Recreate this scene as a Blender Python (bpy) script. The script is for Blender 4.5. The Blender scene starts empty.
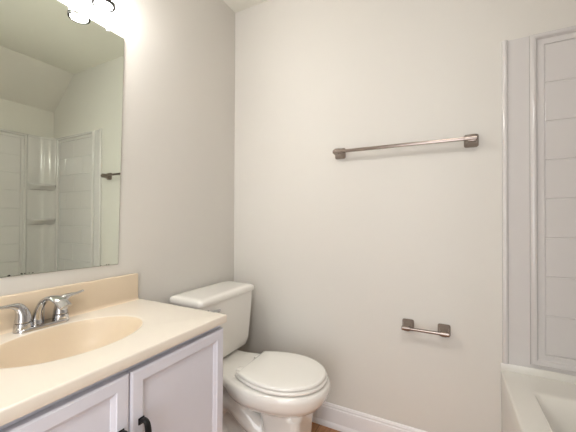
import bpy, bmesh, math, random
from math import pi, sin, cos, radians, sqrt
from mathutils import Vector, Matrix
random.seed(7)
S = bpy.context.scene
COL = S.collection

# ------------------------------------------------------------------ camera
YAW, PITCH, ROLL, FPX = radians(27.576), radians(0.536), radians(0.2268), 307.22
fw = Vector((-sin(YAW)*cos(PITCH), cos(YAW)*cos(PITCH), sin(PITCH)))
rt = Vector((cos(YAW), sin(YAW), 0)); upv = rt.cross(fw)
r2 = cos(ROLL)*rt + sin(ROLL)*upv; u2 = -sin(ROLL)*rt + cos(ROLL)*upv
cd = bpy.data.cameras.new('camera'); cam = bpy.data.objects.new('camera', cd); COL.objects.link(cam)
M = Matrix((r2, u2, -fw)).transposed().to_4x4(); M.translation = Vector((1.2182, -1.587, 1.1122))
cam.matrix_world = M
cd.sensor_width = 36; cd.lens = FPX/576*36; cd.clip_start = 0.02
S.camera = cam

# ------------------------------------------------------------------ world, lights, exposure
w = bpy.data.worlds.new('world'); S.world = w; w.use_nodes = True
w.node_tree.nodes['Background'].inputs[0].default_value = (0.9, 0.95, 1, 1)
w.node_tree.nodes['Background'].inputs[1].default_value = 0.5
def area(name, loc, rot, sx, sy, power, color):
    l = bpy.data.lights.new(name, 'AREA'); l.shape = 'RECTANGLE'; l.size = sx; l.size_y = sy
    l.energy = power; l.color = color
    o = bpy.data.objects.new(name, l); COL.objects.link(o); o.location = loc; o.rotation_euler = rot
    return o
# added soft fill light, set at the unseen doorway behind the camera
area('doorway_fill', (1.15, -2.50, 1.10), (radians(90), 0, 0), 0.80, 1.9, 12.5, (0.95, 0.97, 1.0))
# added overhead fill panel behind the camera, without any lamp fixture
area('ceiling_fill', (1.25, -1.75, 2.42), (0, 0, 0), 0.34, 0.34, 8, (1.0, 0.98, 0.95))
BULB_E, SHADE_E, BULB_COL = 72, 42, (1.0, 0.98, 0.95, 1)
vs = S.view_settings
vs.view_transform = 'Standard'; vs.look = 'None'; vs.gamma = 1; vs.use_curve_mapping = False
vs.exposure = 0.56

# ------------------------------------------------------------------ materials
def srgb(r, g, b):
    f = lambda c: (c/255)/12.92 if c/255 <= 0.04045 else ((c/255+0.055)/1.055)**2.4
    return (f(r), f(g), f(b), 1)
def mat(name, col, rough=0.5, metal=0.0, bump=0.0, bscale=200, var=0.0, vscale=4, coat=0.0, ior=None, emit=0, aniso=None):
    m = bpy.data.materials.new(name); m.use_nodes = True
    nt = m.node_tree; b = nt.nodes['Principled BSDF']
    b.inputs['Base Color'].default_value = col
    b.inputs['Roughness'].default_value = rough; b.inputs['Metallic'].default_value = metal
    b.inputs['Coat Weight'].default_value = coat; b.inputs['Coat Roughness'].default_value = 0.08
    tc = nt.nodes.new('ShaderNodeTexCoord')
    if var:
        n = nt.nodes.new('ShaderNodeTexNoise'); n.inputs['Scale'].default_value = vscale; n.inputs['Detail'].default_value = 4
        r = nt.nodes.new('ShaderNodeValToRGB')
        r.color_ramp.elements[0].position = 0.3; r.color_ramp.elements[1].position = 0.7
        r.color_ramp.elements[0].color = tuple(c*(1-var) for c in col[:3])+(1,)
        r.color_ramp.elements[1].color = tuple(min(1, c*(1+var)) for c in col[:3])+(1,)
        nt.links.new(tc.outputs['Object'], n.inputs['Vector']); nt.links.new(n.outputs['Fac'], r.inputs['Fac'])
        nt.links.new(r.outputs['Color'], b.inputs['Base Color'])
    if bump:
        n = nt.nodes.new('ShaderNodeTexNoise'); n.inputs['Scale'].default_value = bscale; n.inputs['Detail'].default_value = 3
        bp = nt.nodes.new('ShaderNodeBump'); bp.inputs['Strength'].default_value = bump; bp.inputs['Distance'].default_value = 0.002
        nt.links.new(tc.outputs['Object'], n.inputs['Vector']); nt.links.new(n.outputs['Fac'], bp.inputs['Height'])
        nt.links.new(bp.outputs['Normal'], b.inputs['Normal'])
    if emit:
        b.inputs['Emission Color'].default_value = BULB_COL; b.inputs['Emission Strength'].default_value = emit
    return m
PAINT = mat('wall_paint', srgb(217, 213, 206), 0.6, bump=0.12, bscale=260, var=0.012, vscale=2)
CEIL = mat('ceiling_paint', srgb(228, 226, 216), 0.8, bump=0.15, bscale=180)
TRIM = mat('trim_gloss_paint', srgb(236, 232, 232), 0.35, bump=0.03, bscale=60)
CABINET = mat('painted_cabinet', srgb(226, 226, 236), 0.4, bump=0.06, bscale=90, var=0.01)
MARBLE = mat('cultured_marble', srgb(238, 229, 216), 0.2, coat=0.4, var=0.01, vscale=6)
BASIN = mat('tan_marble', srgb(221, 203, 178), 0.38, coat=0.05, var=0.015, vscale=5)
PORCELAIN = mat('porcelain', srgb(240, 237, 231), 0.12, coat=0.6)
SEATP = mat('seat_enamel', srgb(243, 240, 234), 0.18, coat=0.4)
ACRYL = mat('acrylic', srgb(212, 208, 206), 0.12, coat=0.9)
TUBM = mat('tub_enamel', srgb(226, 222, 214), 0.2, coat=0.4)
CHROME = mat('chrome', srgb(196, 196, 198), 0.09, 1.0)
NICKEL = mat('brushed_nickel', srgb(148, 136, 128), 0.22, 1.0, bump=0.1, bscale=300)
BLACK = mat('black_metal', srgb(24, 23, 26), 0.35, 0.3)
SILVER = mat('mirror_silver', (0.84, 0.90, 0.80, 1), 0.0, 1.0)
MEDGE = mat('mirror_edge', srgb(120, 128, 112), 0.15, 0.5)
PLASTIC = mat('clear_plastic', srgb(225, 226, 222), 0.15)
RIM = mat('dark_chrome', srgb(96, 94, 96), 0.25, 1.0)
TARN = mat('mirror_tarnish', srgb(30, 26, 20), 0.6)
CAULK = mat('caulk', srgb(214, 206, 200), 0.5)
DARK = mat('dark_gap', srgb(60, 55, 50), 0.8)
BULBM = mat('bulb_glow', (1, 1, 1, 1), 0.4, emit=BULB_E)
SHADE = mat('frosted_glass', srgb(240, 236, 228), 0.3, emit=SHADE_E)

def wood():
    m = bpy.data.materials.new('wood_floor'); m.use_nodes = True; nt = m.node_tree; b = nt.nodes['Principled BSDF']
    tc = nt.nodes.new('ShaderNodeTexCoord'); mp = nt.nodes.new('ShaderNodeMapping')
    mp.inputs['Scale'].default_value = (14, 1.6, 1)
    n = nt.nodes.new('ShaderNodeTexNoise'); n.inputs['Scale'].default_value = 5; n.inputs['Detail'].default_value = 8
    r = nt.nodes.new('ShaderNodeValToRGB')
    r.color_ramp.elements[0].position = 0.3; r.color_ramp.elements[0].color = srgb(160, 108, 70)
    r.color_ramp.elements[1].position = 0.7; r.color_ramp.elements[1].color = srgb(205, 152, 108)
    br = nt.nodes.new('ShaderNodeTexBrick'); br.inputs['Scale'].default_value = 1
    br.inputs['Brick Width'].default_value = 0.9; br.inputs['Row Height'].default_value = 0.12; br.inputs['Mortar Size'].default_value = 0.0015
    br.inputs['Color1'].default_value = (1, 1, 1, 1); br.inputs['Color2'].default_value = (0.82, 0.82, 0.82, 1); br.inputs['Mortar'].default_value = (0.3, 0.3, 0.3, 1)
    rm = nt.nodes.new('ShaderNodeMapping'); rm.inputs['Rotation'].default_value = (0, 0, pi/2)
    mx = nt.nodes.new('ShaderNodeMix'); mx.data_type = 'RGBA'; mx.blend_type = 'MULTIPLY'; mx.inputs['Factor'].default_value = 1
    L = nt.links.new
    L(tc.outputs['Object'], mp.inputs['Vector']); L(mp.outputs['Vector'], n.inputs['Vector']); L(n.outputs['Fac'], r.inputs['Fac'])
    L(tc.outputs['Object'], rm.inputs['Vector']); L(rm.outputs['Vector'], br.inputs['Vector'])
    L(r.outputs['Color'], mx.inputs['A']); L(br.outputs['Color'], mx.inputs['B']); L(mx.outputs['Result'], b.inputs['Base Color'])
    b.inputs['Roughness'].default_value = 0.4
    return m
WOOD = wood()

# ------------------------------------------------------------------ helpers
def link(name, bm, m, parent=None, smooth=True, angle=40):
    bmesh.ops.remove_doubles(bm, verts=bm.verts, dist=1e-6)
    bmesh.ops.recalc_face_normals(bm, faces=bm.faces)
    me = bpy.data.meshes.new(name); bm.to_mesh(me); bm.free()
    if smooth:
        me.polygons.foreach_set('use_smooth', [True]*len(me.polygons))
        me.set_sharp_from_angle(angle=radians(angle))
    me.materials.append(m)
    o = bpy.data.objects.new(name, me); COL.objects.link(o)
    if parent: o.parent = parent
    return o
def empty(name, loc, label, cat, group=None):
    o = bpy.data.objects.new(name, None); COL.objects.link(o); o.location = loc; o.empty_display_size = 0.05
    o['label'] = label; o['category'] = cat
    if group: o['group'] = group
    return o
def adopt(parent, *objs):        # parts are built in room coordinates; move them under their thing
    bpy.context.view_layer.update()
    for o in objs:
        o.parent = parent; o.matrix_parent_inverse = Matrix.Identity(4)
        base = parent.matrix_world.inverted()
        if o.type == 'MESH': o.data.transform(base)
def box(bm, a, b, bev=0.0, seg=2):
    lo = [min(a[i], b[i]) for i in range(3)]; hi = [max(a[i], b[i]) for i in range(3)]
    r = bmesh.ops.create_cube(bm, size=1)
    vs_ = r['verts']
    for v in vs_:
        v.co = Vector([lo[i] + (v.co[i]+0.5)*(hi[i]-lo[i]) for i in range(3)])
    if bev:
        es = list({e for v in vs_ for e in v.link_edges})
        bmesh.ops.bevel(bm, geom=es, offset=bev, segments=seg, profile=0.5, affect='EDGES')
    return vs_
def loft(bm, rings, cap0=True, cap1=True, closed=True):
    R = [[bm.verts.new(p) for p in ring] for ring in rings]
    n = len(R[0])
    for a, b in zip(R, R[1:]):
        for i in range(n if closed else n-1):
            j = (i+1) % n
            bm.faces.new((a[i], a[j], b[j], b[i]))
    if cap0: bm.faces.new(R[0][::-1])
    if cap1: bm.faces.new(R[-1])
    return R
def lathe(bm, prof, c, n=32, cap0=True, cap1=True, axis='z'):
    rings = []
    for r, h in prof:
        ring = []
        for i in range(n):
            a = 2*pi*i/n
            p = (r*cos(a), r*sin(a), h)
            if axis == 'y': p = (p[0], p[2], p[1])
            if axis == 'x': p = (p[2], p[0], p[1])
            ring.append(Vector(c)+Vector(p))
        rings.append(ring)
    loft(bm, rings, cap0, cap1)
def catmull(pts, k=8):
    P = [Vector(p) for p in pts]; P = [2*P[0]-P[1]]+P+[2*P[-1]-P[-2]]; out = []
    for i in range(1, len(P)-2):
        for j in range(k):
            t = j/k; a, b, c, d = P[i-1], P[i], P[i+1], P[i+2]
            out.append(0.5*((2*b)+(c-a)*t+(2*a-5*b+4*c-d)*t*t+(-a+3*b-3*c+d)*t**3))
    out.append(P[-2]); return out
def sweep(bm, path, rad, n=16, side=None, sq=2.0, k=8, smooth=True):
    """rad: list of (half width along side, half height) per control point"""
    pts = catmull(path, k) if smooth else [Vector(p) for p in path]
    R4 = [Vector((a, b, 0)) for a, b in rad]
    RR = catmull(R4, k) if smooth else R4
    rings = []
    for i, p in enumerate(pts):
        t = (pts[min(i+1, len(pts)-1)]-pts[max(i-1, 0)]).normalized()
        s = Vector(side) if side else Vector((0, 1, 0))
        s = (s - t*s.dot(t)).normalized(); u = s.cross(t)
        ring = []
        for j in range(n):
            a = 2*pi*j/n; ca, sa = cos(a), sin(a)
            e = 2/sq
            ring.append(p + s*RR[i].x*math.copysign(abs(ca)**e, ca) + u*RR[i].y*math.copysign(abs(sa)**e, sa))
        rings.append(ring)
    loft(bm, rings)
def rrect(x0, x1, y0, y1, z, r, n=8):
    out = []
    for cx, cy, a0 in ((x1-r, y1-r, 0), (x0+r, y1-r, pi/2), (x0+r, y0+r, pi), (x1-r, y0+r, 3*pi/2)):
        for i in range(n+1):
            a = a0 + pi/2*i/n; out.append(Vector((cx+r*cos(a), cy+r*sin(a), z)))
    return out
def struct(name, bm, m, smooth=False):
    o = link(name, bm, m, None, smooth); o['kind'] = 'structure'; return o

# ------------------------------------------------------------------ structure
H = 2.44; XS, XA, ZA = 1.855, 2.20, 2.137; YB = -2.56
def slab(name, a, b, m): bm = bmesh.new(); box(bm, a, b); return struct(name, bm, m)
slab('floor', (-0.1, 0.1, -0.08), (2.3, YB-0.1, 0), WOOD)
slab('wall_left', (-0.1, 0.1, 0), (0, YB-0.1, H), PAINT)
slab('wall_far', (0, 0, 0), (2.3, 0.1, H), PAINT)
slab('wall_right', (XA, 0, 0), (XA+0.1, YB, ZA), PAINT)
slab('ceiling', (-0.1, 0.1, H), (XS, YB-0.1, H+0.1), CEIL)
bm = bmesh.new()
loft(bm, [[(XS, y, H), (XA, y, ZA), (XA+0.1, y, ZA), (XA+0.1, y, H+0.1), (XS, y, H+0.1)] for y in (0.1, YB-0.1)])
o = struct('ceiling_slope', bm, PAINT)
# wall at the head of the tub
slab('wall_tub_head', (1.42, -1.535, 0), (XA, -1.635, H), PAINT)
# back wall with an open doorway
bm = bmesh.new(); box(bm, (0, YB, 0), (0.73, YB-0.1, H)); box(bm, (1.57, YB, 0), (XA, YB-0.1, H)); box(bm, (0.73, YB, 2.06), (1.57, YB-0.1, H))
struct('wall_back', bm, PAINT)
bm = bmesh.new(); box(bm, (0.73, YB+0.012, 0), (0.66, YB, 2.13), 0.003); box(bm, (1.57, YB+0.012, 0), (1.64, YB, 2.13), 0.003); box(bm, (0.66, YB+0.012, 2.06), (1.64, YB, 2.13), 0.003)
struct('trim_1', bm, TRIM)
def baseboard(name, p0, p1, nrm):
    prof = [(0, 0), (0.022, 0), (0.022, 0.010), (0.019, 0.020), (0.013, 0.026), (0.013, 0.088), (0.012, 0.096), (0.008, 0.101), (0.009, 0.108), (0.005, 0.117), (0, 0.119)]
    bm = bmesh.new(); N = Vector(nrm)
    loft(bm, [[Vector(p)+N*d+Vector((0, 0, z)) for d, z in prof] for p in (p0, p1)])
    o = link(name, bm, TRIM, None, True, 30); o['kind'] = 'structure'
baseboard('baseboard_far', (0, 0, 0), (1.418, 0, 0), (0, -1, 0))
baseboard('baseboard_left', (0, -0.024, 0), (0, -0.69, 0), (1, 0, 0))

# ------------------------------------------------------------------ bathtub
ZT = 0.476
def tub():
    t = empty('bathtub', (1.80, -0.77, 0), 'white alcove bathtub with flat rim at the right edge', 'bathtub')
    x0, x1, y0, y1 = 1.414, XA-0.003, -1.53, -0.003
    bm = bmesh.new(); rings = []
    for z, g, r in ((0.0, 0.004, 0.005), (0.40, 0.001, 0.005), (ZT-0.012, 0.0, 0.005), (ZT-0.005, 0.001, 0.005), (ZT-0.0015, 0.003, 0.005), (ZT, 0.007, 0.005), (ZT, 0.011, 0.005)):
        rings.append(rrect(x0+g, x1, y0, y1, z, r))
    for z, g, r in ((ZT, 0.073, 0.018), (ZT, 0.079, 0.018), (ZT-0.002, 0.083, 0.018), (ZT-0.008, 0.087, 0.020), (ZT-0.10, 0.105, 0.06), (0.22, 0.12, 0.09), (0.15, 0.15, 0.10), (0.12, 0.19, 0.10)):
        rings.append(rrect(x0+g, x1-g*0.8, y0+g*1.2, y1-g*1.9, z, r))
    loft(bm, rings)
    box(bm, (x0+0.001, y1, ZT-0.004), (x1, y1-0.0045, 0.5065), 0.001); box(bm, (x1-0.016, y1-0.008, ZT-0.004), (x1, y0, 0.5065), 0.002)
    body = link('tub_shell', bm, TUBM)
    bm = bmesh.new(); lathe(bm, [(0.002, 0.0), (0.024, 0), (0.026, 0.003), (0.018, 0.006), (0.002, 0.005)], (1.80, -1.15, 0.1205), 24)
    drain = link('drain', bm, CHROME)
    adopt(t, body, drain)
tub()
# ------------------------------------------------------------------ tub surround
def surround():
    t = empty('tub_surround', (1.80, -0.01, ZT), 'glossy white wall surround with tile pattern rising above the bathtub', 'shower surround')
    parts = []
    Zb, Zt = 0.508, 1.872
    # edge flange on the far wall: round bead plus flat strip
    prof = [(1.421, 0)]+[(1.4315-0.0105*cos(pi*i/16), 0.004+0.012*sin(pi*i/16)) for i in range(15)]+[(1.4425, 0.006), (1.508, 0.006), (1.5145, 0.006), (1.5145, 0)]
    bm = bmesh.new()
    loft(bm, [[(x, -d-0.001, z) for x, d in prof] for z in (Zb, Zt)])
    parts.append(link('edge_flange', bm, ACRYL, None, True, 50))
    # moulded frame round a tiled field; profile (distance from outer edge, height)
    fp = [(0, 0)]+[(0.012-0.012*cos(pi*i/18), 0.005+0.017*sin(pi*i/18)) for i in range(16)]+[(0.0255, 0.0085), (0.030, 0.0085), (0.038, 0.0095), (0.045, 0.010), (0.047, 0.0095), (0.048, 0.004), (0.048, 0)]
    def frame(a0, a1, z0, z1, f, name):
        bm = bmesh.new(); cor = [(a0, z0, 1, 1), (a1, z0, -1, 1), (a1, z1, -1, -1), (a0, z1, 1, -1)]
        rings = [[f(a+sa*d, z+sz*d, h) for d, h in fp] for a, z, sa, sz in cor]
        loft(bm, rings+[rings[0]], False, False)
        parts.append(link(name, bm, ACRYL, None, True, 50))
    def tiles(a0, a1, z0, z1, f, rows, wid, name):
        bm = bmesh.new(); hh = (z1-z0)/rows; base = 0.001; top = 0.0075
        for r in range(rows):
            off = 0 if r % 2 else wid*0.5
            cuts = [a0]; x = a0+off if off else a0+wid
            while x < a1-0.03: cuts.append(x); x += wid
            cuts.append(a1)
            for c0, c1 in zip(cuts, cuts[1:]):
                g0 = 0.0 if c0 == a0 else 0.0006; g1 = 0 if c1 == a1 else 0.0006; gz = 0.0012; e = 0.0035
                ex0 = 0.0012 if c0 != a0 else e; ex1 = 0.0012 if c1 != a1 else e
                A = [f(c0+g0, z0+r*hh+gz, base+.004), f(c1-g1, z0+r*hh+gz, base+.004), f(c1-g1, z0+(r+1)*hh-gz, base+.004), f(c0+g0, z0+(r+1)*hh-gz, base+.004)]
                B = [f(c0+g0+ex0, z0+r*hh+e, top), f(c1-g1-ex1, z0+r*hh+e, top), f(c1-g1-ex1, z0+(r+1)*hh-e, top), f(c0+g0+ex0, z0+(r+1)*hh-e, top)]
                loft(bm, [A, B], False, True)
        # backing sheet
        loft(bm, [[f(a0, z0, 0), f(a1, z0, 0), f(a1, z1, 0), f(a0, z1, 0)], [f(a0, z0, base+.004), f(a1, z0, base+.004), f(a1, z1, base+.004), f(a0, z1, base+.004)]])
        parts.append(link(name, bm, ACRYL, None, False))
    F = lambda a, z, h: Vector((a, -0.001-h, z))                 # far wall
    G = lambda a, z, h: Vector((XA-0.012-h, -a, z))              # wall behind the tub
    frame(1.515, 2.115, Zb+0.014, 1.872, F, 'panel_frame')
    tiles(1.563, 2.067, Zb+0.062, 1.824, F, 8, 0.27, 'tile_panel')
    frame(0.218, 1.52, Zb+0.014, 1.872, G, 'panel_frame')
    tiles(0.266, 1.472, Zb+0.062, 1.824, G, 8, 0.30, 'tile_panel')
    bm = bmesh.new(); box(bm, (1.5146, -0.001, Zb), (2.112, -0.007, Zb+0.0145)); box(bm, (XA-0.001, -0.22, Zb), (XA-0.018, -1.52, Zb+0.0145))
    parts.append(link('bottom_lip', bm, ACRYL, None, False))
    # corner column, gently concave with a fluted middle
    cp = [(XA-0.001, -0.001), (XA-0.001, -0.2175), (XA-0.024, -0.2175), (XA-0.026, -0.200), (XA-0.022, -0.185), (XA-0.023, -0.13), (XA-0.029, -0.105), (XA-0.036, -0.098), (XA-0.040, -0.088), (XA-0.046, -0.060), (XA-0.060, -0.036), (XA-0.084, -0.018), (XA-0.0842, -0.001)]
    bm = bmesh.new()
    loft(bm, [[(x, y, z) for x, y in cp] for z in (Zb, 1.85, 1.862)])
    parts.append(link('corner_column', bm, ACRYL, None, True, 60))
    bm = bmesh.new()
    loft(bm, [[(x-0.006 if i not in (0, 1, 12) else x, y, z) for i, (x, y) in enumerate(cp)] for z in (1.852, 1.872)])
    parts.append(link('column_cap', bm, ACRYL, None, True, 60))
    shelves = []
    for zs in (1.425, 1.105):
        bm = bmesh.new(); rings = []
        n = 24
        for z, k in ((zs, 0.92), (zs-0.002, 0.98), (zs-0.010, 1.0), (zs-0.018, 0.97), (zs-0.024, 0.80), (zs-0.034, 0.62), (zs-0.046, 0.36), (zs-0.055, 0.08)):
            ring = []
            for i in range(n+1):
                s = i/n; y = -0.213+0.196*s
                xb = XA-0.026-0.055*max(0, (s-0.55)/0.45)**2
                ring.append((xb-0.075*k*sin(pi*s)**0.7-0.002, y, z))
            for i in range(n, -1, -1):
                s = i/n; y = -0.213+0.196*s
                ring.append((XA-0.016-0.055*max(0, (s-0.55)/0.45)**2, y, z))
            rings.append(ring)
        loft(bm, rings); shelves.append(link('shelf', bm, ACRYL, None, True, 50))
    adopt(t, *parts, *shelves)
surround()

# ------------------------------------------------------------------ vanity cabinet
YV0, YV1 = -0.688, -1.450; XF = 0.467
def door_mesh(y0, y1, z0, z1, x0):
    """raised-edge frame door with recessed flat panel, built from concentric rings"""
    th = 0.019
    def R(g, x): return [(x, y0-g, z0+g), (x, y1+g, z0+g), (x, y1+g, z1-g), (x, y0-g, z1-g)]
    bm = bmesh.new()
    loft(bm, [R(0, x0), R(0, x0+th-0.005), R(0.0015, x0+th-0.002), R(0.0045, x0+th-0.001), R(0.006, x0+th), R(0.034, x0+th), R(0.0355, x0+th-0.003), R(0.040, x0+th-0.0055), R(0.045, x0+th-0.0085), R(0.046, x0+th-0.0105)])
    return bm
def vanity():
    t = empty('vanity_cabinet', (0.23, -1.075, 0), 'white painted two-door vanity cabinet under the beige sink top', 'cabinet')
    bm = bmesh.new()
    box(bm, (0.002, YV0, 0.0), (XF-0.02, YV0-0.016, 0.730), 0.001); box(bm, (0.002, YV1, 0.0), (XF-0.02, YV1+0.016, 0.730), 0.001)
    box(bm, (0.002, YV0-0.016, 0.09), (XF-0.02, YV1+0.016, 0.106)); box(bm, (0.06, YV0-0.016, 0), (0.40, YV1+0.016, 0.09))
    box(bm, (0.002, YV0-0.016, 0.106), (0.008, YV1+0.016, 0.730))
    c = link('carcass', bm, CABINET, None, False)
    bm = bmesh.new()
    box(bm, (XF-0.02, YV0, 0.09), (XF, YV0-0.035, 0.730), 0.0012); box(bm, (XF-0.02, YV1, 0.09), (XF, YV1+0.035, 0.730), 0.0012)
    box(bm, (XF-0.02, YV0-0.035, 0.69), (XF, YV1+0.035, 0.730), 0.0012); box(bm, (XF-0.02, YV0-0.035, 0.09), (XF, YV1+0.035, 0.13), 0.0012)
    box(bm, (XF-0.02, -1.04, 0.13), (XF, -1.08, 0.69), 0.0012)
    ff = link('face_frame', bm, CABINET, None, False)
    parts = [c, ff]; subs = []
    for y0, y1, hy in ((-0.692, -1.063, -1.034), (-1.067, -1.444, -1.092)):
        d = link('door', door_mesh(y0, y1, 0.115, 0.711, XF+0.001), CABINET, None, False); parts.append(d)
        xf = XF+0.020
        bm = bmesh.new()
        ztop, zbot = 0.577, 0.477
        path = [(xf+0.002, hy, ztop-0.006), (xf+0.014, hy, ztop-0.001), (xf+0.024, hy, ztop-0.006), (xf+0.029, hy, ztop-0.022), (xf+0.031, hy, (ztop+zbot)/2), (xf+0.029, hy, zbot+0.022), (xf+0.024, hy, zbot+0.006), (xf+0.014, hy, zbot+0.001), (xf+0.002, hy, zbot+0.006)]
        sweep(bm, path, [(0.0080, 0.006), (0.0070, 0.005), (0.0075, 0.005), (0.0085, 0.005), (0.009, 0.005), (0.0085, 0.005), (0.0075, 0.005), (0.0070, 0.005), (0.0080, 0.006)], 12, side=(0, 1, 0), sq=3)
        for z in (ztop-0.006, zbot+0.006): box(bm, (xf, hy-0.009, z-0.009), (xf+0.004, hy+0.009, z+0.009), 0.0015)
        h = link('handle', bm, BLACK); h['label'] = 'black metal pull'; subs.append((d, h))
    adopt(t, *parts)
    for d, h in subs:
        bpy.context.view_layer.update(); adopt(d, h)
vanity()

# ------------------------------------------------------------------ sink top
ZC = 0.7615
def sinktop():
    t = empty('sink_countertop', (0.24, -1.075, 0.731), 'beige moulded countertop with oval basin and backsplash on the white cabinet', 'countertop')
    cx, cy, ax, ay = 0.232, -1.070, 0.146, 0.204; N = 144
    x0, x1, y0, y1 = 0.001, 0.497, -1.462, -0.6885
    def ell(k, z): return [(cx+ax*k*cos(2*pi*i/N), cy+ay*k*sin(2*pi*i/N), z) for i in range(N)]
    base = []
    for i in range(N):
        a = 2*pi*i/N; dx, dy = ax*cos(a), ay*sin(a)
        s = min(((x1-cx) if dx > 0 else (x0-cx))/dx if abs(dx) > 1e-9 else 1e9, ((y1-cy) if dy > 0 else (y0-cy))/dy if abs(dy) > 1e-9 else 1e9)
        base.append([cx+dx*s, cy+dy*s])
    for c in ((x0, y0), (x0, y1), (x1, y0), (x1, y1)):
        k = min(range(N), key=lambda i: (base[i][0]-c[0])**2+(base[i][1]-c[1])**2); base[k] = list(c)
    def rect(g, z):
        out = []
        for x, y in base:
            out.append((min(x, x1-g), max(min(y, y1-g), y0+g), z))
        return out
    rings = [ell(k, ZC-d) for k, d in ((0.06, 0.128), (0.2, 0.126), (0.4, 0.118), (0.58, 0.102), (0.72, 0.080), (0.83, 0.053), (0.91, 0.028), (0.955, 0.013), (0.98, 0.0055), (1.0, 0.0018), (1.02, 0.0004), (1.05, 0.0))]
    rings += [rect(0.007, ZC), rect(0.003, ZC-0.0005), rect(0.001, ZC-0.0022), rect(0, ZC-0.006), rect(0, ZC-0.026), rect(0.001, ZC-0.029), rect(0.004, ZC-0.0305)]
    bm = bmesh.new(); loft(bm, rings[:10], True, False)
    basin = link('basin', bm, BASIN, None, True, 60); basin['label'] = 'tan oval basin'
    bm = bmesh.new(); loft(bm, rings[9:], False, False)
    top = link('counter_slab', bm, MARBLE, None, True, 35)
    bm = bmesh.new(); box(bm, (0.001, y0+0.001, ZC-0.002), (0.021, y1-0.010, 0.8723), 0.004, 3)
    # cove between the backsplash and the deck
    loft(bm, [[(0.015, y, ZC-0.001), (0.030, y, ZC), (0.0245, y, ZC+0.002), (0.022, y, ZC+0.0045), (0.021, y, ZC+0.010), (0.015, y, ZC+0.010)] for y in (y0+0.004, y1-0.012)])
    bs = link('backsplash', bm, BASIN)
    bm = bmesh.new(); lathe(bm, [(0.001, 0.004), (0.014, 0.004), (0.016, 0.0035), (0.017, 0.001), (0.021, 0.0015), (0.022, 0.0)], (cx, cy, ZC-0.1265), 24)
    dr = link('drain', bm, CHROME); dr['label'] = 'chrome drain'
    adopt(t, top, basin, bs, dr)
sinktop()

# ------------------------------------------------------------------ faucet
def faucet():
    X, Y, Z = 0.052, -1.069, ZC+0.0005
    t = empty('faucet', (X, Y, Z), 'chrome two-handle faucet behind the oval basin', 'faucet')
    parts = []
    bm = bmesh.new()
    loft(bm, [[Vector((X+(p.x)*k, Y+p.y*k, Z+z)) for p in rrect(-0.026, 0.026, -0.076, 0.076, 0, 0.0255)] for z, k in ((0, 1), (0.006, 1.0), (0.010, 0.97), (0.012, 0.9))])
    parts.append(link('base_plate', bm, CHROME))
    for s in (-1, 1):
        hy = Y+s*0.052
        bm = bmesh.new()
        lathe(bm, [(0.024, 0.006), (0.0235, 0.014), (0.0220, 0.0265), (0.0185, 0.0275), (0.0185, 0.032)], (X, hy, Z), 28)
        bs = link('handle_base', bm, CHROME); parts.append(bs)
        bm = bmesh.new()
        # one curved body: domed skirt flowing into a long flat lever
        sweep(bm, [(X, hy, Z+0.031), (X, hy, Z+0.046), (X-0.001, hy+s*0.003, Z+0.062), (X-0.002, hy+s*0.012, Z+0.076), (X-0.002, hy+s*0.030, Z+0.083), (X-0.001, hy+s*0.052, Z+0.085), (X, hy+s*0.072, Z+0.090)],
              [(0.0215, 0.0215), (0.019, 0.019), (0.016, 0.0165), (0.0125, 0.013), (0.009, 0.007), (0.0075, 0.0045), (0.0065, 0.0035)], 20, side=(1, 0, 0))
        parts.append(link('handle', bm, CHROME, None, True, 60))
    bm = bmesh.new()
    sweep(bm, [(X-0.008, Y-0.014, Z+0.006), (X-0.008, Y-0.013, Z+0.028), (X-0.002, Y-0.010, Z+0.056), (X+0.016, Y-0.004, Z+0.083), (X+0.046, Y+0.005, Z+0.095), (X+0.076, Y+0.012, Z+0.089), (X+0.100, Y+0.018, Z+0.070)],
          [(0.018, 0.016), (0.013, 0.012), (0.0105, 0.0095), (0.0115, 0.008), (0.0155, 0.0075), (0.0190, 0.008), (0.0190, 0.0085)], 24, side=(0, 1, 0), sq=2.4)
    parts.append(link('spout', bm, CHROME, None, True, 60))
    bm = bmesh.new(); lathe(bm, [(0.010, 0), (0.010, 0.008), (0.002, 0.008)], (X+0.092, Y+0.016, Z+0.064), 20)
    parts.append(link('aerator', bm, CHROME))
    bm = bmesh.new(); lathe(bm, [(0.002, 0), (0.002, 0.06), (0.0045, 0.062), (0.005, 0.068), (0.003, 0.073), (0.001, 0.074)], (X-0.021, Y+0.012, Z+0.008), 14)
    parts.append(link('lift_rod', bm, CHROME))
    adopt(t, *parts)
faucet()

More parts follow.
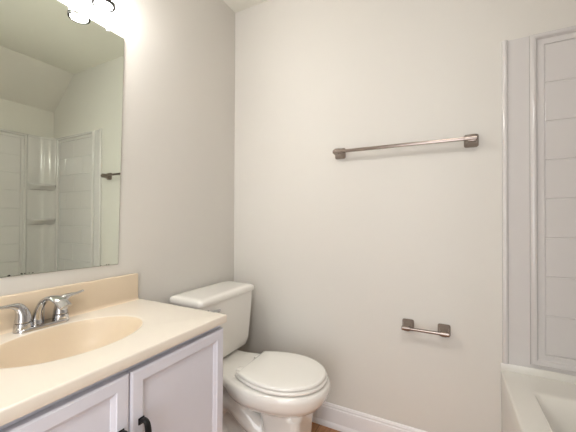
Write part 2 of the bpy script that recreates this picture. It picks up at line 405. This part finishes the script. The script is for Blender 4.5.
# ------------------------------------------------------------------ mirror
def mirror():
    t = empty('wall_mirror', (0.001, -1.08, 0.93), 'large frameless mirror on the left wall above the sink backsplash', 'mirror')
    c = [(-0.783, 0.922), (-0.765, 1.870), (-1.402, 1.883), (-1.402, 0.934)]
    cy, cz = -1.09, 1.40
    def R(x, g): return [(x, y+(g if y < cy else -g), z+(g if z < cz else -g)) for y, z in c]
    bm = bmesh.new(); loft(bm, [R(0.001, 0), R(0.0055, 0), R(0.0065, 0.0012)], True, True)
    g = link('mirror_glass', bm, MEDGE, None, False)
    g.data.materials.append(SILVER)
    for p in g.data.polygons:
        if abs(p.normal.x) > 0.9 and p.center.x > 0.004: p.material_index = 1
    ex = []
    for y, z, s in ((-0.835, 1.872, 1), (-1.25, 1.880, 1)):
        bm = bmesh.new()
        box(bm, (0.001, y-0.008, z-0.010), (0.012, y+0.008, z+0.016), 0.004, 3)
        lathe(bm, [(0.004, 0.012), (0.004, 0.014), (0.001, 0.015)], (0, y, z+0.008), 10, axis='x')
        cl = link('mirror_clip', bm, PLASTIC); cl['label'] = 'clear plastic mirror clip'; ex.append(cl)
    for y, z, s in ((-1.14, 0.9315, 1.2), (-1.108, 0.9328, 0.9), (-1.10, 0.9325, 0.6), (-1.088, 0.9325, 0.5), (-1.078, 0.9322, 0.5), (-0.856, 0.9235, 1.0), (-0.823, 0.9262, 0.8), (-0.832, 0.9262, 0.7)):
        bm = bmesh.new(); n = 9; ring = []
        for i in range(n):
            a = 2*pi*i/n; r = 0.0028*s*(0.7+0.6*random.random())
            ring.append((y+r*1.3*cos(a), max(z+r*sin(a), 0.9235 if y > -1.0 else 0.9285)))
        loft(bm, [[(0.0064, a, b) for a, b in ring], [(0.0069, a, b) for a, b in ring]])
        tn = link('tarnish_spot', bm, TARN); tn['label'] = 'black tarnish spot on the bottom edge'; ex.append(tn)
    adopt(t, g, *ex)
mirror()

# ------------------------------------------------------------------ vanity light
def vanity_light():
    t = empty('vanity_light', (0.001, -1.085, 2.02), 'wall light with round downward shades glowing above the mirror', 'wall light')
    parts = []
    bm = bmesh.new()
    sweep(bm, [(0.014, -0.80, 2.045), (0.014, -0.86, 2.045), (0.014, -1.09, 2.045), (0.014, -1.31, 2.045), (0.014, -1.37, 2.045)], [(0.012, 0.03)]*5, 20, side=(1, 0, 0), sq=4)
    parts.append(link('backplate', bm, CHROME))
    subs = []
    for y in (-0.902, -1.085, -1.268):
        X = 0.086
        bm = bmesh.new()
        sweep(bm, [(0.024, y, 2.045), (0.055, y, 2.062), (0.080, y, 2.060), (X, y, 2.040)], [(0.007, 0.007)]*4, 14, side=(0, 1, 0))
        lathe(bm, [(0.008, 0.0), (0.020, 0.0), (0.022, -0.006), (0.022, -0.024)], (X, y, 2.044), 24)
        parts.append(link('arm', bm, CHROME))
        bm = bmesh.new()
        out = [(0.020, 2.024), (0.026, 2.016), (0.031, 1.99), (0.033, 1.96), (0.0335, 1.93), (0.034, 1.913)]
        prof = out+[(r-0.003, z) for r, z in out[::-1]]
        lathe(bm, prof, (X, y, 0), 36, False, False)
        sh = link('lamp_shade', bm, SHADE); parts.append(sh)
        bm = bmesh.new()
        lathe(bm, [(0.0335, 1.9135), (0.0372, 1.9135), (0.0385, 1.908), (0.0375, 1.900), (0.0300, 1.900), (0.0300, 1.9105), (0.0335, 1.9135)], (X, y, 0), 40, False, False)
        rim = link('shade_rim', bm, RIM); subs.append((sh, rim)); rim['label'] = 'dark chrome rim'
        bm = bmesh.new()
        lathe(bm, [(0.001, 1.918), (0.012, 1.920), (0.022, 1.928), (0.0265, 1.942), (0.024, 1.958), (0.016, 1.975), (0.012, 2.0), (0.001, 2.002)], (X, y, 0), 28)
        bb = link('bulb', bm, BULBM); subs.append((sh, bb))
    adopt(t, *parts)
    for s, c in subs:
        bpy.context.view_layer.update(); adopt(s, c)
vanity_light()

# ------------------------------------------------------------------ toilet
YT = -0.333
def remeshed(bm, name, m, voxel=0.006, smooth=6):
    bmesh.ops.recalc_face_normals(bm, faces=bm.faces)
    me = bpy.data.meshes.new(name); bm.to_mesh(me); bm.free()
    o = bpy.data.objects.new(name, me); COL.objects.link(o)
    r = o.modifiers.new('r', 'REMESH'); r.mode = 'VOXEL'; r.voxel_size = voxel
    s = o.modifiers.new('s', 'SMOOTH'); s.factor = 0.5; s.iterations = smooth
    dg = bpy.context.evaluated_depsgraph_get(); dg.update()
    me2 = bpy.data.meshes.new_from_object(o.evaluated_get(dg))
    o.modifiers.clear(); o.data = me2; me2.name = name; bpy.data.meshes.remove(me)
    me2.polygons.foreach_set('use_smooth', [True]*len(me2.polygons))
    me2.materials.clear(); me2.materials.append(m)
    return o
def egg(xb, xf, hw, z, n=56, e=2.25, mid=0.46):
    """closed outline: rounder front, fuller rear"""
    xm = xb+(xf-xb)*mid; out = []
    for i in range(n):
        a = 2*pi*i/n; c, s = cos(a), sin(a)
        L = (xf-xm) if c > 0 else (xm-xb)
        out.append(Vector((xm+L*math.copysign(abs(c)**(2/e), c), YT+hw*math.copysign(abs(s)**(2/e), s), z)))
    return out
def toilet():
    t = empty('toilet', (0.38, YT, 0), 'white two-piece toilet with closed lid beside the vanity', 'toilet')
    parts = []
    bm = bmesh.new()
    loft(bm, [egg(*a) for a in ((0.36, 0.655, 0.085, 0.245), (0.35, 0.672, 0.106, 0.266), (0.31, 0.700, 0.140, 0.284), (0.275, 0.730, 0.168, 0.305), (0.257, 0.748, 0.184, 0.328), (0.252, 0.757, 0.190, 0.35), (0.252, 0.761, 0.192, 0.372), (0.258, 0.756, 0.188, 0.386), (0.268, 0.745, 0.180, 0.392))])
    loft(bm, [rrect(x0, x1, YT-h, YT+h, z, 0.035) for z, x0, x1, h in ((0.001, 0.47, 0.662, 0.108), (0.03, 0.48, 0.656, 0.102), (0.12, 0.49, 0.654, 0.098), (0.20, 0.48, 0.660, 0.099), (0.26, 0.46, 0.664, 0.100))])
    hk = lambda x, h: [Vector((x, YT+y, z)) for y, z in ((-h+.012, 0.340), (h-.012, 0.340), (h, 0.352), (h, 0.382), (h-.01, 0.392), (-h+.01, 0.392), (-h, 0.382), (-h, 0.352))]
    loft(bm, [hk(0.10, 0.118), hk(0.22, 0.128), hk(0.32, 0.150), hk(0.42, 0.176)])
    # rear deck that carries the tank
    loft(bm, [rrect(0.045, 0.42, YT-h, YT+h, z, 0.04) for z, h in ((0.335, 0.085), (0.345, 0.105), (0.36, 0.125), (0.385, 0.130), (0.392, 0.124))])
    # waste way under the deck and bends on both sides
    loft(bm, [rrect(a, b, YT-h, YT+h, z, 0.03) for z, h, a, b in ((0.001, 0.105, 0.09, 0.52), (0.030, 0.105, 0.09, 0.52), (0.045, 0.085, 0.11, 0.50), (0.2, 0.055, 0.10, 0.45), (0.345, 0.07, 0.07, 0.42))])
    for s in (-1, 1):
        sweep(bm, [(0.54, YT+s*0.040, 0.12), (0.46, YT+s*0.052, 0.15), (0.38, YT+s*0.060, 0.20), (0.30, YT+s*0.060, 0.245), (0.22, YT+s*0.058, 0.20), (0.20, YT+s*0.058, 0.12), (0.27, YT+s*0.060, 0.06), (0.36, YT+s*0.060, 0.03)],
              [(0.045, 0.045), (0.05, 0.05), (0.052, 0.052), (0.05, 0.05), (0.045, 0.045), (0.042, 0.042), (0.042, 0.042), (0.04, 0.03)], 18, side=(0, 1, 0))
    parts.append(remeshed(bm, 'bowl', PORCELAIN, 0.0055, 7))
    # tank
    bm = bmesh.new()
    loft(bm, [rrect(a, b, YT-h+0.016, YT+h+0.016, z, r) for z, a, b, h, r in ((0.396, 0.06, 0.175, 0.135, 0.04), (0.400, 0.045, 0.198, 0.168, 0.045), (0.415, 0.037, 0.212, 0.188, 0.042), (0.45, 0.033, 0.216, 0.195, 0.032), (0.60, 0.030, 0.220, 0.204, 0.022), (0.7035, 0.028, 0.222, 0.210, 0.020))])
    parts.append(link('tank', bm, PORCELAIN))
    bm = bmesh.new()
    loft(bm, [rrect(0.022-g, 0.229+g, YT-0.203-g, YT+0.232+g, z, 0.022) for z, g in ((0.704, -0.002), (0.706, 0.002), (0.712, 0.004), (0.724, 0.004), (0.732, 0.001), (0.737, -0.006), (0.7395, -0.016), (0.7405, -0.03))])
    parts.append(link('tank_lid', bm, PORCELAIN))
    # seat ring and lid
    def plan(xb, xf, hw, rear, z, n=40):
        pts = []
        xm = xb+0.47*(xf-xb)
        for i in range(n+1):
            s = i/n; a = pi*s
            # from rear to front along one side
            if s < 0.5:
                k = s/0.5; x = xb+(xm-xb)*(1-cos(k*pi/2))**0.9; h = rear+(hw-rear)*sin(k*pi/2)
                x = xb+(xm-xb)*k; h = rear+(hw-rear)*sin(k*pi/2)
            else:
                k = (s-0.5)/0.5*pi/2; x = xm+(xf-xm)*sin(k); h = hw*max(cos(k), 0)**0.95
            pts.append((x, h))
        L = [Vector((x, YT-h, z)) for x, h in pts]; Rr = [Vector((x, YT+h, z)) for x, h in pts[::-1][1:]]
        return L+Rr
    def ring_from(xb, xf, hw, rear, z, g): return plan(xb+g, xf-g, hw-g, rear-g*0.6, z)
    bm = bmesh.new()
    so = [(0.3950, 0.012), (0.3965, 0.003), (0.399, 0.0), (0.408, 0.001), (0.4105, 0.005)]
    rings = [ring_from(0.360, 0.748, 0.176, 0.126, z, g) for z, g in so]
    inner = [egg(0.43+g, 0.70-g, 0.115-g, z, n=81, e=2.0) for z, g in ((0.4105, -0.004), (0.407, 0.0), (0.398, 0.0), (0.394, -0.004))]
    # rotate the inner outlines so both start at the rear and run along the same side
    def rot(r):
        k = min(range(len(r)), key=lambda i: (r[i]-rings[0][0]).length); r = r[k:]+r[:k]
        if (r[20]-rings[0][20]).length > (r[-20]-rings[0][20]).length: r = [r[0]]+r[1:][::-1]
        return r
    n0 = len(rings[0])
    inner = [rot(egg(0.43+g, 0.70-g, 0.115-g, z, n=n0, e=2.0)) for z, g in ((0.4105, -0.004), (0.407, 0.0), (0.398, 0.0), (0.394, -0.004))]
    loft(bm, rings+inner+[rings[0]], False, False)
    parts.append(link('seat', bm, SEATP, None, True, 60))
    bm = bmesh.new()
    lo = [(0.4140, 0.014), (0.4150, 0.003), (0.417, 0.0), (0.4235, 0.001), (0.4265, 0.004), (0.428, 0.012), (0.429, 0.06), (0.4295, 0.105)]
    loft(bm, [ring_from(0.372, 0.742, 0.168, 0.124, z, g) for z, g in lo])
    bmesh.ops.translate(bm, verts=bm.verts, vec=(0, -0.005, 0))
    bmesh.ops.rotate(bm, verts=bm.verts, cent=(0.55, YT, 0), matrix=Matrix.Rotation(radians(2.5), 3, 'Z'))
    parts.append(link('seat_lid', bm, SEATP, None, True, 50))
    for s in (-1, 1):
        bm = bmesh.new(); box(bm, (0.338, YT+s*0.075-0.018, 0.391), (0.370, YT+s*0.075+0.018, 0.4135), 0.006, 3)
        parts.append(link('hinge', bm, SEATP))
    bm = bmesh.new()
    lathe(bm, [(0.013, 0.0), (0.013, 0.006), (0.008, 0.010), (0.006, 0.016)], (0.214, YT-0.150, 0.672), 20, axis='x')
    sweep(bm, [(0.229, YT-0.150, 0.672), (0.233, YT-0.125, 0.671), (0.236, YT-0.095, 0.668), (0.236, YT-0.080, 0.667)], [(0.004, 0.006), (0.004, 0.006), (0.004, 0.008), (0.003, 0.007)], 12, side=(1, 0, 0))
    h = link('flush_lever', bm, CHROME); h['label'] = 'chrome flush lever'; parts.append(h)
    for s in (-1, 1):
        bm = bmesh.new(); lathe(bm, [(0.013, 0.0), (0.013, 0.010), (0.009, 0.017), (0.002, 0.020)], (0.33, YT+s*0.085, 0.034), 18)
        parts.append(link('bolt_cap', bm, SEATP))
    adopt(t, *parts)
toilet()

# ------------------------------------------------------------------ towel bar and paper holder
def post(bm, x, z, proj, half, tip):
    """square rosette on the far wall that tapers with concave sides to a block holding the rail"""
    def sq(y, h, hz=None, r=0.32):
        hz = hz or h
        return [Vector((p.x, y, p.y)) for p in [Vector((q.x, q.y)) for q in rrect(x-h, x+h, z-hz, z+hz, 0, min(h, hz)*r, 5)]]
    rings = [sq(-0.001, half), sq(-0.007, half), sq(-0.0105, half*0.97), sq(-0.0135, half*0.90), sq(-0.018, half*0.80), sq(-0.030, half*0.68), sq(-proj+0.014, half*0.60), sq(-proj+0.006, tip), sq(-proj-0.006, tip), sq(-proj-0.008, tip*0.85)]
    loft(bm, rings)
def towel_bar():
    z, P = 1.462, 0.056
    t = empty('towel_bar', (1.005, -0.001, z), 'long brushed nickel towel bar high on the far wall', 'towel bar')
    parts = []
    for x in (0.706, 1.308):
        bm = bmesh.new(); post(bm, x, z, P, 0.0285, 0.016); parts.append(link('wall_bracket', bm, NICKEL, None, True, 35))
    bm = bmesh.new()
    sweep(bm, [(0.690, -P-0.001, z), (1.322, -P-0.001, z)], [(0.0085, 0.0075)]*2, 24, side=(0, 1, 0), sq=7, smooth=False)
    for x0, x1 in ((0.684, 0.735), (1.279, 1.328)):
        sweep(bm, [(x0, -P-0.001, z), (x0+0.002, -P-0.001, z), (x1-0.002, -P-0.001, z), (x1, -P-0.001, z)], [(0.009, 0.008), (0.0105, 0.0095), (0.0105, 0.0095), (0.009, 0.008)], 16, side=(0, 1, 0), sq=4, smooth=False)
    parts.append(link('rail', bm, NICKEL, None, True, 35))
    adopt(t, *parts)
towel_bar()
def paper_holder():
    z, P = 0.606, 0.062
    t = empty('toilet_paper_holder', (1.122, -0.001, z), 'short empty brushed nickel toilet paper holder low on the far wall', 'toilet paper holder')
    parts = []
    for x in (1.046, 1.200):
        bm = bmesh.new(); post(bm, x, z, P, 0.0265, 0.011); parts.append(link('wall_bracket', bm, NICKEL, None, True, 35))
    bm = bmesh.new()
    sweep(bm, [(1.036, -P, z), (1.210, -P, z)], [(0.007, 0.0065)]*2, 16, side=(0, 1, 0), sq=3, smooth=False)
    for x0, x1 in ((1.024, 1.062), (1.184, 1.222)):
        sweep(bm, [(x0, -P, z), (x0+0.002, -P, z), (x1-0.002, -P, z), (x1, -P, z)], [(0.008, 0.0075), (0.0095, 0.009), (0.0095, 0.009), (0.008, 0.0075)], 16, side=(0, 1, 0), sq=4, smooth=False)
    parts.append(link('roller', bm, NICKEL, None, True, 35))
    adopt(t, *parts)
paper_holder()
